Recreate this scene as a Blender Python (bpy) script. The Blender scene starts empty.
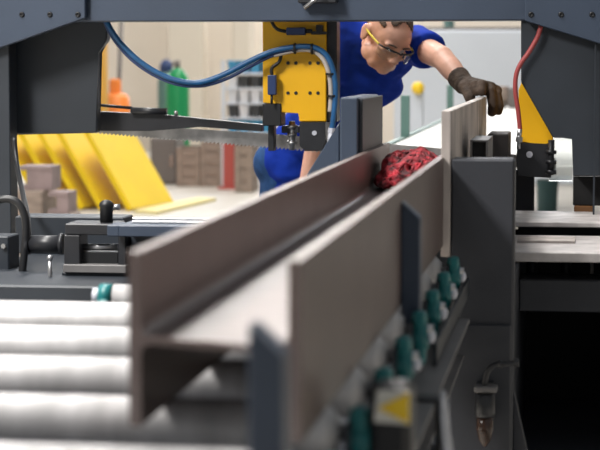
import bpy, bmesh, math, random
from mathutils import Vector, Matrix, noise
random.seed(7)
S = bpy.context.scene
COL = S.collection
R = math.radians
# ---------------------------------------------------------------- camera
F = 2000.0            # focal length in pixels of the 600 px wide frame
ZC = 1.35             # camera height
pit = math.atan(164 / F)
yaw = math.atan(276 / F * math.cos(pit))
cF = Vector((-math.sin(yaw) * math.cos(pit), math.cos(yaw) * math.cos(pit), -math.sin(pit)))
cR = Vector((math.cos(yaw), math.sin(yaw), 0))
cU = cR.cross(cF)
cam = bpy.data.cameras.new('camera')
camo = bpy.data.objects.new('camera', cam)
COL.objects.link(camo)
camo.location = (0, 0, ZC)
camo.rotation_euler = (math.pi / 2 - pit, 0, yaw)
cam.sensor_width = 36
cam.lens = F * 36 / 600
cam.clip_end = 200
cam.dof.use_dof = True
cam.dof.focus_distance = 6.8
cam.dof.aperture_fstop = 4.6
S.camera = camo


def at(px, py, Y):
    """point of the plane Y = const seen at a photo position"""
    d = cF * F + cR * (px - 300) + cU * (225 - py)
    t = Y / d.y
    return Vector((d.x * t, Y, ZC + d.z * t))


# ---------------------------------------------------------------- materials
def mat(name, col, rough=0.5, metal=0.0, var=0.0, vscale=8.0, bump=0.0, bscale=60.0, spec=0.5, dark=None, stretch=None, coat=0.0):
    m = bpy.data.materials.new(name)
    m.use_nodes = True
    nt = m.node_tree
    b = nt.nodes['Principled BSDF']
    b.inputs['Roughness'].default_value = rough
    b.inputs['Metallic'].default_value = metal
    b.inputs['Specular IOR Level'].default_value = spec
    b.inputs['Coat Weight'].default_value = coat
    b.inputs['Base Color'].default_value = (*col, 1)
    tc = nt.nodes.new('ShaderNodeTexCoord')
    src = tc.outputs['Object']
    if stretch:
        mp = nt.nodes.new('ShaderNodeMapping')
        mp.inputs['Scale'].default_value = stretch
        nt.links.new(src, mp.inputs['Vector'])
        src = mp.outputs['Vector']
    if var > 0:
        n = nt.nodes.new('ShaderNodeTexNoise')
        n.inputs['Scale'].default_value = vscale
        n.inputs['Detail'].default_value = 5
        nt.links.new(src, n.inputs['Vector'])
        rp = nt.nodes.new('ShaderNodeValToRGB')
        d = dark or tuple(c * (1 - var) for c in col)
        l = tuple(min(1, c * (1 + var * 0.6)) for c in col)
        rp.color_ramp.elements[0].position = 0.35
        rp.color_ramp.elements[0].color = (*d, 1)
        rp.color_ramp.elements[1].position = 0.68
        rp.color_ramp.elements[1].color = (*l, 1)
        nt.links.new(n.outputs['Fac'], rp.inputs['Fac'])
        nt.links.new(rp.outputs['Color'], b.inputs['Base Color'])
    if bump > 0:
        n2 = nt.nodes.new('ShaderNodeTexNoise')
        n2.inputs['Scale'].default_value = bscale
        n2.inputs['Detail'].default_value = 3
        nt.links.new(src, n2.inputs['Vector'])
        bp = nt.nodes.new('ShaderNodeBump')
        bp.inputs['Strength'].default_value = bump
        bp.inputs['Distance'].default_value = 0.01
        nt.links.new(n2.outputs['Fac'], bp.inputs['Height'])
        nt.links.new(bp.outputs['Normal'], b.inputs['Normal'])
    return m


def srgb(r, g, b):
    f = lambda c: (c / 255 / 12.92) if c < 10 else ((c / 255 + 0.055) / 1.055) ** 2.4
    return (f(r), f(g), f(b))


M = {}
M['anthracite'] = mat('anthracite_paint', srgb(56, 67, 84), 0.42, var=0.12, vscale=3, bump=0.04, bscale=120)
M['anthracite_dark'] = mat('dark_anthracite_paint', srgb(37, 43, 51), 0.5, var=0.15, vscale=4)
M['column_paint'] = mat('charcoal_column_paint', srgb(50, 52, 58), 0.55, var=0.15, vscale=5, bump=0.05, bscale=90)
M['black'] = mat('black_plastic', srgb(24, 25, 28), 0.45)
M['blackmetal'] = mat('black_oxide_metal', srgb(38, 39, 43), 0.4, var=0.2, vscale=20)
M['void'] = mat('black_hollow_shade', srgb(14, 14, 16), 0.8)  # near-black colour stands in for the shade inside hollows and gaps
M['yellow'] = mat('yellow_machine_paint', srgb(246, 186, 8), 0.4, var=0.04, vscale=5)
M['panel_yellow'] = mat('yellow_sheet_paint', srgb(232, 196, 10), 0.55, var=0.06, vscale=2)
M['beam'] = mat('primed_rolled_steel', srgb(100, 86, 82), 0.38, var=0.12, vscale=7, bump=0.04, bscale=160, spec=0.5)
M['beamcut'] = M['beam']
M['plate'] = mat('bare_worn_steel', srgb(184, 174, 168), 0.55, var=0.35, vscale=14, stretch=(1, 1, 0.25))
M['roller'] = mat('zinc_roller_steel', srgb(192, 190, 190), 0.45, metal=0.2, var=0.2, vscale=9, stretch=(3, 1, 1))
M['steel'] = mat('bright_steel', srgb(190, 190, 192), 0.3, metal=0.9, var=0.15, vscale=20)
M['blade'] = mat('saw_blade_steel', srgb(196, 192, 188), 0.28, metal=0.85, var=0.3, vscale=14)
M['table'] = mat('worn_table_steel', srgb(196, 190, 188), 0.5, metal=0.0, var=0.25, vscale=12)
M['teal'] = mat('teal_cast_housing', srgb(24, 112, 114), 0.4, var=0.2, vscale=20)
M['cap'] = mat('pale_plastic_cap', srgb(196, 198, 208), 0.4)
M['hose_blue'] = mat('blue_hose_rubber', srgb(28, 88, 138), 0.4, var=0.2, vscale=30)
M['hose_grey'] = mat('pale_grey_hose', srgb(188, 180, 172), 0.45)
M['hose_red'] = mat('dull_red_hose', srgb(150, 62, 62), 0.45)
M['sensor'] = mat('dark_blue_sensor_body', srgb(38, 58, 102), 0.4)
M['shirt'] = mat('royal_blue_cotton', srgb(20, 56, 168), 0.85, var=0.15, vscale=12, bump=0.15, bscale=40, spec=0.2)
M['jeans'] = mat('blue_denim', srgb(50, 84, 134), 0.9, var=0.25, vscale=25, bump=0.2, bscale=200, spec=0.2)
M['skin'] = mat('skin', srgb(222, 172, 150), 0.5, var=0.09, vscale=22, spec=0.4)
M['hair'] = mat('short_grey_brown_hair', srgb(98, 84, 74), 0.8, var=0.3, vscale=90)
M['glove'] = mat('brown_leather_glove', srgb(74, 60, 50), 0.8, var=0.35, vscale=30, bump=0.5, bscale=70, spec=0.3)
M['shoe'] = mat('black_leather_shoe', srgb(30, 28, 27), 0.6)
M['rag'] = mat('red_wiping_rag', srgb(146, 24, 38), 0.85, var=0.6, vscale=30, dark=srgb(52, 8, 16), bump=0.3, bscale=90)
M['bag'] = mat('grey_wiping_cloth', srgb(178, 180, 186), 0.8, var=0.2, vscale=30, bump=0.3, bscale=60)
M['label_white'] = mat('white_sticker', srgb(220, 218, 210), 0.5)
M['label_yellow'] = mat('yellow_sticker', srgb(246, 205, 40), 0.5)
M['amber'] = mat('amber_bowl', srgb(62, 42, 32), 0.2, var=0.5, vscale=30)
M['rail'] = mat('grey_rail_paint', srgb(108, 106, 106), 0.5, var=0.15, vscale=8)
M['green_bottle'] = mat('green_cylinder_paint', srgb(8, 138, 78), 0.45)
M['orange'] = mat('orange_plastic', srgb(242, 140, 62), 0.5)
M['ochre'] = mat('ochre_post_paint', srgb(214, 164, 74), 0.5)
M['cream'] = mat('cream_paint', srgb(212, 202, 186), 0.7)
M['green_frame'] = mat('dark_green_frame_paint', srgb(84, 116, 108), 0.5)
M['whitetable'] = mat('white_table_rollers', srgb(226, 226, 224), 0.5, var=0.06)
M['greypanel'] = mat('light_grey_enclosure_paint', srgb(206, 212, 220), 0.6, var=0.04, vscale=1)
M['crate'] = mat('weathered_crate_wood', srgb(150, 134, 122), 0.8, var=0.25, vscale=6, stretch=(1, 1, 5))
M['cabinet'] = mat('dark_grey_cabinet_paint', srgb(108, 102, 98), 0.6)
M['redpost'] = mat('brick_red_post_paint', srgb(172, 78, 70), 0.6)
M['bin_blue'] = mat('blue_bin_plastic', srgb(60, 140, 180), 0.5)
M['bin_dark'] = mat('charcoal_bin_plastic', srgb(52, 56, 60), 0.5)
M['bin_white'] = mat('white_bin_plastic', srgb(214, 216, 220), 0.5)
M['offcut'] = mat('grey_rusty_offcut_steel', srgb(146, 128, 126), 0.7, var=0.2, vscale=6)
M['tealbin'] = mat('grey_teal_bin_plastic', srgb(70, 104, 108), 0.6)


def emit_mat(name, col, strength):
    m = bpy.data.materials.new(name)
    m.use_nodes = True
    nt = m.node_tree
    nt.nodes.remove(nt.nodes['Principled BSDF'])
    e = nt.nodes.new('ShaderNodeEmission')
    e.inputs['Color'].default_value = (*col, 1)
    e.inputs['Strength'].default_value = strength
    nt.links.new(e.outputs[0], nt.nodes['Material Output'].inputs['Surface'])
    return m


M['pane'] = emit_mat('added_glow_pane', (0.95, 0.97, 1.0), 5.0)  # added glow, out of view, gives the beam web its sheen


def clear_mat(name, col, rough, alpha):
    m = mat(name, col, rough)
    b = m.node_tree.nodes['Principled BSDF']
    b.inputs['Transmission Weight'].default_value = alpha
    b.inputs['IOR'].default_value = 1.2
    return m


M['clear'] = clear_mat('clear_guard_plastic', (0.85, 0.88, 0.86), 0.08, 0.9)
M['lens'] = clear_mat('clear_safety_lens', (0.95, 0.96, 0.9), 0.03, 0.95)


# ---------------------------------------------------------------- mesh helpers
class MB:
    def __init__(s):
        s.b = bmesh.new()

    def _bev(s, verts, bev, seg=1):
        if bev > 0:
            edges = list({e for v in verts for e in v.link_edges})
            bmesh.ops.bevel(s.b, geom=edges, offset=bev, segments=seg, affect='EDGES', profile=0.5)

    def box(s, x0, x1, y0, y1, z0, z1, bev=0.004, seg=1):
        vs = [s.b.verts.new((x, y, z)) for x in (x0, x1) for y in (y0, y1) for z in (z0, z1)]
        for f in ((0, 1, 3, 2), (4, 6, 7, 5), (0, 4, 5, 1), (2, 3, 7, 6), (0, 2, 6, 4), (1, 5, 7, 3)):
            s.b.faces.new([vs[i] for i in f])
        s._bev(vs, bev, seg)
        return s

    def prism(s, pts, y0, y1, bev=0.0):
        """polygon given as (x, z), swept from y0 to y1"""
        a = [s.b.verts.new((p[0], y0, p[1])) for p in pts]
        c = [s.b.verts.new((p[0], y1, p[1])) for p in pts]
        n = len(pts)
        s.b.faces.new(a)
        s.b.faces.new(c[::-1])
        for i in range(n):
            s.b.faces.new([a[i], c[i], c[(i + 1) % n], a[(i + 1) % n]])
        s._bev(a + c, bev)
        return s

    def loft(s, A, B):
        """solid between two point loops (world points)"""
        a = [s.b.verts.new(p) for p in A]
        c = [s.b.verts.new(p) for p in B]
        n = len(A)
        s.b.faces.new(a)
        s.b.faces.new(c[::-1])
        for i in range(n):
            s.b.faces.new([a[i], c[i], c[(i + 1) % n], a[(i + 1) % n]])
        return s

    def cyl(s, p, q, r, r2=None, n=20, smooth=True, cap=True):
        p, q = Vector(p), Vector(q)
        r2 = r if r2 is None else r2
        d = (q - p).normalized()
        u = d.orthogonal().normalized()
        v = d.cross(u)
        A = [s.b.verts.new(p + (u * math.cos(2 * math.pi * i / n) + v * math.sin(2 * math.pi * i / n)) * r) for i in range(n)]
        B = [s.b.verts.new(q + (u * math.cos(2 * math.pi * i / n) + v * math.sin(2 * math.pi * i / n)) * r2) for i in range(n)]
        for i in range(n):
            f = s.b.faces.new([A[i], A[(i + 1) % n], B[(i + 1) % n], B[i]])
            f.smooth = smooth
        if cap:
            s.b.faces.new(A[::-1])
            s.b.faces.new(B)
        return s

    def lathe(s, base, axis, prof, n=24):
        """prof = [(distance along the axis, radius)]"""
        base, axis = Vector(base), Vector(axis).normalized()
        u = axis.orthogonal().normalized()
        v = axis.cross(u)
        rings = []
        for h, r in prof:
            rings.append([s.b.verts.new(base + axis * h + (u * math.cos(2 * math.pi * i / n) + v * math.sin(2 * math.pi * i / n)) * max(r, 1e-4)) for i in range(n)])
        for a, c in zip(rings, rings[1:]):
            for i in range(n):
                f = s.b.faces.new([a[i], a[(i + 1) % n], c[(i + 1) % n], c[i]])
                f.smooth = True
        s.b.faces.new(rings[0][::-1])
        s.b.faces.new(rings[-1])
        return s

    def tube(s, pts, r, n=10, sub=6, r_end=None):
        P = [Vector(p) for p in pts]
        path = []
        for i in range(len(P) - 1):
            p0, p1, p2, p3 = P[max(i - 1, 0)], P[i], P[i + 1], P[min(i + 2, len(P) - 1)]
            for k in range(sub):
                t = k / sub
                path.append(0.5 * ((2 * p1) + (p2 - p0) * t + (2 * p0 - 5 * p1 + 4 * p2 - p3) * t * t + (3 * p1 - p0 - 3 * p2 + p3) * t ** 3))
        path.append(P[-1])
        d = (path[1] - path[0]).normalized()
        u = d.orthogonal().normalized()
        rings = []
        for i, p in enumerate(path):
            t = (path[min(i + 1, len(path) - 1)] - path[max(i - 1, 0)]).normalized()
            u = (u - t * u.dot(t)).normalized()
            v = t.cross(u)
            rr = r if r_end is None else r + (r_end - r) * i / (len(path) - 1)
            rings.append([s.b.verts.new(p + (u * math.cos(2 * math.pi * k / n) + v * math.sin(2 * math.pi * k / n)) * rr) for k in range(n)])
        for a, c in zip(rings, rings[1:]):
            for k in range(n):
                f = s.b.faces.new([a[k], a[(k + 1) % n], c[(k + 1) % n], c[k]])
                f.smooth = True
        s.b.faces.new(rings[0][::-1])
        s.b.faces.new(rings[-1])
        return s

    def ell(s, c, r, rot=None, sub=3):
        m = Matrix.Translation(Vector(c)) @ (rot.to_4x4() if rot else Matrix()) @ Matrix.Diagonal((*(r if hasattr(r, '__len__') else (r, r, r)), 1))
        o = bmesh.ops.create_icosphere(s.b, subdivisions=sub, radius=1, matrix=m)
        for v in o['verts']:
            for f in v.link_faces:
                f.smooth = True
        return s

    def cap(s, p, q, r1, r2):
        """rounded tapered limb"""
        p, q = Vector(p), Vector(q)
        k = max(2, int((q - p).length / (min(r1, r2) * 0.35)))
        for i in range(k + 1):
            t = i / k
            s.ell(p.lerp(q, t), r1 + (r2 - r1) * t, sub=2)
        return s


WL = {}


def obj(name, mb, m, parent=None, origin=None):
    b = mb.b if isinstance(mb, MB) else mb
    bmesh.ops.recalc_face_normals(b, faces=b.faces)
    if origin is None:
        xs = [v.co for v in b.verts]
        lo = Vector([min(p[i] for p in xs) for i in range(3)])
        hi = Vector([max(p[i] for p in xs) for i in range(3)])
        origin = Vector(((lo.x + hi.x) / 2, (lo.y + hi.y) / 2, lo.z))
    origin = Vector(origin)
    bmesh.ops.translate(b, vec=-origin, verts=b.verts)
    me = bpy.data.meshes.new(name)
    b.to_mesh(me)
    b.free()
    o = bpy.data.objects.new(name, me)
    COL.objects.link(o)
    for mm in (m if isinstance(m, (list, tuple)) else [m]):
        me.materials.append(mm)
    WL[o] = origin
    if parent:
        o.parent = parent
        o.location = origin - WL[parent]
    else:
        o.location = origin
    return o


def empty(name, loc):
    o = bpy.data.objects.new(name, None)
    o.empty_display_size = 0.1
    COL.objects.link(o)
    o.location = loc
    WL[o] = Vector(loc)
    return o


def tag(o, label, cat, group=None, kind=None):
    o['label'] = label
    o['category'] = cat
    if group:
        o['group'] = group
    if kind:
        o['kind'] = kind
    return o


def struct(name, mb, m, label=None):
    o = obj(name, mb, m)
    o['kind'] = 'structure'
    return o


def pbox(x0, y0, x1, y1, Y, depth, bev=0.004, mb=None):
    """box whose front face, at distance Y, fills a photo rectangle"""
    a, c = at(x0, (y0 + y1) / 2, Y), at(x1, (y0 + y1) / 2, Y)
    t, b = at((x0 + x1) / 2, y0, Y), at((x0 + x1) / 2, y1, Y)
    return (mb or MB()).box(a.x, c.x, Y, Y + depth, b.z, t.z, bev)


def ppoly(pts, Y, depth, bev=0.0, mb=None):
    q = [at(x, y, Y) for x, y in pts]
    return (mb or MB()).prism([(p.x, p.z) for p in q], Y, Y + depth, bev)


def bake(o, smooth=True):
    """apply the modifiers of an object"""
    dg = bpy.context.evaluated_depsgraph_get()
    me = bpy.data.meshes.new_from_object(o.evaluated_get(dg))
    old = o.data
    o.modifiers.clear()
    o.data = me
    me.name = old.name
    if smooth:
        for p in me.polygons:
            p.use_smooth = True
    return o


def fuse(o, voxel, smooth_it=4):
    r = o.modifiers.new('r', 'REMESH')
    r.mode = 'VOXEL'
    r.voxel_size = voxel
    if smooth_it:
        s = o.modifiers.new('s', 'SMOOTH')
        s.iterations = smooth_it
        s.factor = 0.5
    return bake(o)


# ================================================================ THE HALL
b = MB().box(-16, 14, -3, 34, -0.1, 0, 0)
struct('floor', b, mat('pale_concrete_floor', srgb(196, 190, 180), 0.45, var=0.12, vscale=0.8))
WALL = mat('pale_wall_paint', srgb(232, 222, 209), 0.8, var=0.05, vscale=0.6)
BY = 30.0
b = MB().box(-16, 14, BY, BY + 0.3, 0, 2.3, 0)
b.box(-16, 14, BY, BY + 0.3, 6.8, 8, 0)
for k in range(6):
    x = -16 + k * 30 / 5
    b.box(x - 0.35, x + 0.35, BY, BY + 0.3, 2.3, 6.8, 0)
b.box(2.35, 13.65, BY + 0.02, BY + 0.28, 2.3, 6.8, 0)
struct('wall_back', b, WALL)
for k in range(3):  # unseen windows added for their bright reflection on the steel
    x0, x1 = -16 + k * 6 + 0.35, -16 + (k + 1) * 6 - 0.35
    fr = MB()
    for xx in (x0, (x0 + x1) / 2 - 0.04, x1 - 0.08):
        fr.box(xx, xx + 0.08, BY + 0.08, BY + 0.2, 2.3, 6.8, 0)
    for zz in (2.3, 4.5, 6.72):
        fr.box(x0, x1, BY + 0.09, BY + 0.19, zz, zz + 0.08, 0)
    w = obj('added_window_%d' % (k + 1), fr, M['greypanel'])
    w['kind'] = 'structure'
    obj('pane', MB().box(x0, x1, BY + 0.13, BY + 0.15, 2.3, 6.8, 0), M['pane'], w)
struct('wall_left', MB().box(-16.3, -16, -3, 34, 0, 8, 0), WALL)
struct('wall_right', MB().box(14, 14.3, -3, 34, 0, 8, 0), WALL)
# building columns on the far side
for k, (xa, xb, mm) in enumerate(((168, 203, 'cream'), (232, 250, 'cream'))):
    a, c = at(xa, 60, 28.5), at(xb, 60, 28.5)
    o = struct('trim_%d' % (k + 1), MB().box(a.x, c.x, 28.5, 28.9, 0, 8, 0.02), M[mm])

# ================================================================ STEEL BEAM
BXL = -0.604          # outer face of the left flange
BH = 0.240
BW = 0.252
BZ = 0.85
TF, TW, RR = 0.018, 0.010, 0.016
BY0, BY1 = 2.665, 6.36


def hsection():
    x0, x1 = BXL, BXL + BW
    zm = BZ + BH / 2
    p = [(x0, BZ), (x0 + TF, BZ)]

    def fil(cx, cz, a0, a1):
        return [(cx + RR * math.cos(R(a0 + (a1 - a0) * i / 4)), cz + RR * math.sin(R(a0 + (a1 - a0) * i / 4))) for i in range(5)]
    p += fil(x0 + TF + RR, zm - TW / 2 - RR, 180, 90)
    p += fil(x1 - TF - RR, zm - TW / 2 - RR, 90, 0)
    p += [(x1 - TF, BZ), (x1, BZ), (x1, BZ + BH), (x1 - TF, BZ + BH)]
    p += fil(x1 - TF - RR, zm + TW / 2 + RR, 0, -90)
    p += fil(x0 + TF + RR, zm + TW / 2 + RR, 270, 180)
    p += [(x0 + TF, BZ + BH), (x0, BZ + BH)]
    return p


bmh = MB().prism(hsection(), BY0, BY1, 0)
for v in bmh.b.verts:                       # the near end is cut slightly askew
    if v.co.y < BY0 + 0.01:
        v.co.y -= (v.co.x - BXL) / BW * 0.095
tag(obj('steel_beam', bmh, M['beam']),
    'long brown-grey steel H-beam lying on the roller conveyor, its open end towards the viewer', 'steel beam')

# ================================================================ ROLLER CONVEYOR
cv = tag(empty('roller_conveyor', (-0.9, 3.6, 0)), 'infeed roller conveyor with wide zinc rollers and teal bearings under the H-beam', 'conveyor')
RR_ = 0.046
ROLL_Y = [2.515 + 0.38 * i for i in range(-1, 8)]
XR = -0.332
for y in ROLL_Y:
    xl = -1.75 if y < 4.3 else -0.66
    if y > 5.2:
        continue
    XE = XR - 0.008
    r = obj('roller', MB().lathe((xl, y, BZ - RR_), (1, 0, 0), [(0, RR_ - 0.006), (0.006, RR_), (XE - xl - 0.022, RR_), (XE - xl - 0.012, RR_ - 0.010), (XE - xl, 0.024)], 32), M['roller'], cv)
    obj('axle', MB().cyl((XE, y, BZ - RR_), (XR + 0.05, y, BZ - RR_), 0.012), M['steel'], r)
for y in ROLL_Y:
    # upright flange bearing on the right-hand end of each axle
    zc = BZ - RR_ - 0.012
    b = MB()
    b.cyl((XR + 0.010, y, zc), (XR + 0.040, y, zc), 0.028, n=24)
    b.box(XR + 0.012, XR + 0.036, y - 0.022, y + 0.022, zc - 0.058, zc + 0.052, 0.007, 2)
    b.cyl((XR + 0.022, y, zc + 0.03), (XR + 0.022, y, zc + 0.048), 0.017, 0.015, n=16)
    be = obj('bearing_housing', b, M['teal'], cv)
    obj('bearing_cap', MB().lathe((XR + 0.040, y, zc), (1, 0, 0), [(0, 0.015), (0.008, 0.015), (0.014, 0.010), (0.016, 0.002)], 18), M['cap'], be)
    c = obj('end_bracket', MB().box(XR + 0.004, XR + 0.012, y - 0.03, y + 0.03, 0.7205, zc + 0.03, 0.002), M['anthracite_dark'], cv)
# right side rail: a channel with a wide grey top flange
b = MB()
b.box(-0.325, -0.252, 1.75, 4.88, 0.712, 0.720, 0.001)
b.box(-0.325, -0.317, 1.75, 5.36, 0.56, 0.712, 0.001)
b.box(-0.325, -0.290, 1.75, 5.36, 0.552, 0.560, 0.001)
obj('side_rail', b, M['rail'], cv)
obj('rail_lip', MB().box(-0.286, -0.278, 4.1, 5.38, 0.7205, 0.768, 0.001), M['anthracite_dark'], cv)
obj('side_rail', MB().box(-1.78, -1.755, 1.75, 4.4, 0.66, 0.86, 0.002), M['rail'], cv)
obj('tray', MB().box(-1.755, -0.326, 1.75, 4.55, 0.56, 0.575, 0.002), M['anthracite_dark'], cv)
for x in (-1.765, -0.297):
    for y in (1.95, 4.1):
        b = MB().box(x - 0.03, x + 0.03, y - 0.03, y + 0.03, 0.01, 0.552, 0.003)
        b.box(x - 0.07, x + 0.07, y - 0.07, y + 0.07, 0, 0.012, 0.002)
        obj('leg', b, M['anthracite_dark'], cv)
for y in (2.14, 4.08):
    # side guide post with a slanted top
    x0, x1 = (-0.3515, -0.313)
    b = MB().prism([(x0, 0.58), (x1, 0.58), (x1, 1.028), (x0, 1.063)], y, y + 0.06, 0.002)
    obj('guide_post', b, M['anthracite'], cv)
# black drive box with a hazard sticker at the near end of the rail
dbx = obj('drive_box', pbox(369, 388, 411, 470, 2.86, 0.10, 0.012), M['black'], cv)
b = ppoly([(377, 391), (410, 391), (410, 425), (374, 422)], 2.852, 0.006, 0.0)
st = obj('hazard_sticker', b, M['label_white'], cv)
obj('hazard_triangle', ppoly([(378, 408), (409, 393), (409, 424)], 2.848, 0.003), M['label_yellow'], st)
# black strap on the rail
b = MB()
b.box(-0.333, -0.245, 3.66, 3.72, 0.7205, 0.726, 0.001)
b.box(-0.251, -0.245, 3.66, 3.72, 0.54, 0.7205, 0.001)
obj('strap', b, M['black'], cv)

# grey cloth hanging on the rail
b = bmesh.new()
NU, NV = 14, 22
g = []
for j in range(NV):
    row = []
    t = j / (NV - 1)
    for i in range(NU):
        s_ = i / (NU - 1) - 0.5
        w = 0.018 + 0.05 * min(1, t * 2.2) * (1 - 0.35 * t)
        y = 3.69 + s_ * w * 2.2
        x = -0.238 + 0.012 * math.sin(s_ * 15 + t * 3) * (0.3 + t) + 0.012 * t
        z = 0.735 - 0.22 * t + 0.02 * math.sin(s_ * 9 + 1) * t
        row.append(b.verts.new((x, y, z)))
    g.append(row)
for j in range(NV - 1):
    for i in range(NU - 1):
        f = b.faces.new([g[j][i], g[j][i + 1], g[j + 1][i + 1], g[j + 1][i]])
        f.smooth = True
o = obj('wiping_cloth', b, M['bag'])
sm = o.modifiers.new('t', 'SOLIDIFY')
sm.thickness = 0.004
bake(o)
tag(o, 'pale grey crumpled cloth hanging from the black strap on the conveyor side rail', 'cloth')

# ================================================================ RED RAG
b = bmesh.new()
bmesh.ops.create_icosphere(b, subdivisions=5, radius=1)
ctr = Vector((-0.481, 5.98, 0.985))
for v in b.verts:
    d = v.co.normalized()
    n = noise.fractal(d * 2.4 + Vector((3, 1, 7)), 0.8, 2.1, 4)
    rdg = 1 - abs(noise.noise(d * 5.5 + Vector((1, 9, 2)))) * 2
    k = 1 + 0.16 * n + 0.09 * rdg
    p = Vector((d.x * 0.102, d.y * 0.30, d.z * 0.094)) * k
    p.x = max(-0.098, min(0.098, p.x))
    if p.z < 0:
        p.z = max(p.z * 0.2, -0.0)
    v.co = p + ctr
for f in b.faces:
    f.smooth = True
mbr = MB()
mbr.b.free()
mbr.b = b
for k in range(130):                                  # twisted folds and strands
    a = random.uniform(0, 2 * math.pi)
    el = random.uniform(0.1, 1.45)
    da, de = random.uniform(0.08, 0.22) * random.choice((-1, 1)), random.uniform(-0.22, 0.22)
    pts = []
    for j in range(6):
        e2 = max(0.05, min(1.5, el + de * j + random.uniform(-0.05, 0.05)))
        a2 = a + da * j + random.uniform(-0.04, 0.04)
        d = Vector((math.cos(a2) * math.cos(e2), math.sin(a2) * math.cos(e2), math.sin(e2)))
        k1 = 1 + 0.16 * noise.fractal(d * 2.4 + Vector((3, 1, 7)), 0.8, 2.1, 4) + 0.05
        p = Vector((d.x * 0.098, d.y * 0.30, d.z * 0.094)) * k1
        p.x = max(-0.096, min(0.096, p.x))
        p.z = max(0.006, p.z)
        pts.append(ctr + p)
    mbr.tube(pts, random.uniform(0.002, 0.0048), 6, 4)
tag(obj('red_rag', mbr, M['rag'], origin=ctr), 'crumpled red rag lying in the trough at the far end of the H-beam', 'rag')

# ================================================================ STEEL PLATE held by the worker
PX0, PX1 = -0.3585, -0.333
b = MB().box(PX0, PX1, 5.41, 7.60, 0.82, 1.216, 0.002)
tag(obj('steel_plate', b, M['plate']), 'worn pale grey steel plate standing on edge under the gloved hand', 'steel plate')

# ================================================================ BAND SAW
bs = tag(empty('band_saw', (-0.6, 7.0, 0)), 'dark grey industrial band saw with yellow blade guides around the beam', 'band saw')


def part(name, mb, m, parent=bs):
    return obj(name, mb, M[m] if isinstance(m, str) else m, parent)


# upper cross beam
cb = part('cross_beam', pbox(-70, -90, 680, 21, 7.25, 0.17, 0.004), 'anthracite')
# catch under the cross beam
b = pbox(298, -14, 336, 3, 7.18, 0.07, 0.003)
ct = part('catch', b, 'blackmetal', cb)
part('catch_lever', MB().cyl(at(322, -6, 7.15), at(304, 8, 7.15), 0.007, n=12), 'steel', ct)
# gusset plates
gl = part('gusset_plate', ppoly([(-70, -90), (85, -90), (85, 18), (-70, 72)], 7.21, 0.04, 0.003), 'anthracite')
gr = part('gusset_plate', ppoly([(525, -90), (680, -90), (680, 68), (525, 21)], 7.21, 0.04, 0.003), 'anthracite')
for g_, xs in ((gl, (22, 50, 78)), (gr, (531, 561, 592))):
    for x in xs:
        p = at(x, 14.5, 7.21)
        b = MB()
        b.lathe(p + Vector((0, 0.002, 0)), (0, -1, 0), [(0, 0.010), (0.006, 0.010), (0.009, 0.007), (0.0091, 0.005), (0.004, 0.0045)], 16)
        part('screw', b, 'black', g_)
# left side
part('blade_housing', ppoly([(11, 10), (107, 10), (107, 40), (97, 52), (97, 133), (11, 135)], 7.43, 0.06, 0.006), 'anthracite_dark')
cl = part('left_column', pbox(-60, 22, 10, 262, 7.255, 0.10, 0.003), 'anthracite_dark')
fl = part('column_foot', pbox(-60, 236, 9, 292, 6.05, 0.12, 0.004), 'anthracite_dark')
for yy in (246, 272):
    p = at(4, yy, 6.05)
    part('bolt', MB().cyl(p, p + Vector((0, -0.01, 0)), 0.008, n=6, smooth=False), 'steel', fl)
# saw bed
Z0 = 0.70
a = at(-60, 290, 5.62)
part('base', MB().box(a.x, -0.67, 5.62, 8.0, 0.0, Z0, 0.006), 'anthracite_dark')
part('base', MB().box(-0.66, -0.22, 5.70, 7.5, 0.0, 0.82, 0.006), 'anthracite_dark')
zt, zb = at(150, 225.5, 5.78).z, at(150, 237, 5.78).z
b = MB().box(at(118, 230, 5.78).x, -0.62, 5.78, 6.08, zb, zt, 0.003)
b.box(at(107, 230, 5.78).x, at(119, 230, 5.78).x, 5.78, 5.885, zb, zt, 0.003)
lb = part('left_bed', b, 'anthracite')
part('bed_support', MB().box(at(130, 230, 5.95).x, -0.64, 5.95, 6.08, Z0, zb, 0.003), 'anthracite_dark')
for yy in (5.86, 5.98):
    part('wear_strip', MB().box(at(132, 222, yy).x, -0.63, yy, yy + 0.05, zt, zt + 0.006, 0.001), 'steel', lb)
part('rear_bed', MB().box(at(15, 220, 6.56).x, at(124, 220, 6.56).x, 6.56, 6.70, Z0, 0.826, 0.004), 'anthracite_dark')
# vise carriage on the left
b = pbox(65, 224, 115, 235, 5.9, 0.14, 0.003)
pbox(64, 235, 80, 272, 5.9, 0.1, 0.003, b)
pbox(118, 235, 126, 272, 5.9, 0.1, 0.003, b)
cr = part('vise_carriage', b, 'blackmetal')
part('carriage_foot', pbox(63, 265, 126, 273, 5.88, 0.12, 0.002), 'rail', cr)
pa, pb_ = at(80, 247, 5.95), at(118, 247, 5.95)
part('guide_rod', MB().cyl(pa, pb_, 0.010), 'steel', cr)
part('carriage_web', pbox(80, 252, 118, 264, 5.93, 0.06, 0.002), 'black', cr)
part('carriage_skirt', pbox(62, 273, 126, 291, 5.9, 0.1, 0.002), 'anthracite_dark', cr)
pa, pb_ = at(30, 244, 6.02), at(64, 244, 6.02)
b = MB().cyl(pa, pb_, 0.027)
b.cyl(at(26, 244, 6.02), pa, 0.033)
b.cyl(at(60, 244, 6.02), at(64, 244, 6.02), 0.033)
part('clamp_cylinder', b, 'blackmetal')
k0 = at(106.5, 222.5, 5.97)
kn = part('knob', MB().lathe(k0, (0, 0, 1), [(0, 0.020), (0.045, 0.020), (0.052, 0.023), (0.060, 0.021), (0.068, 0.012), (0.070, 0.002)], 20), 'black')
p = at(113, 207, 6.02)
part('knob_bolt', MB().cyl(p, p + Vector((0.022, 0, 0)), 0.009), 'steel', kn)
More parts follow.
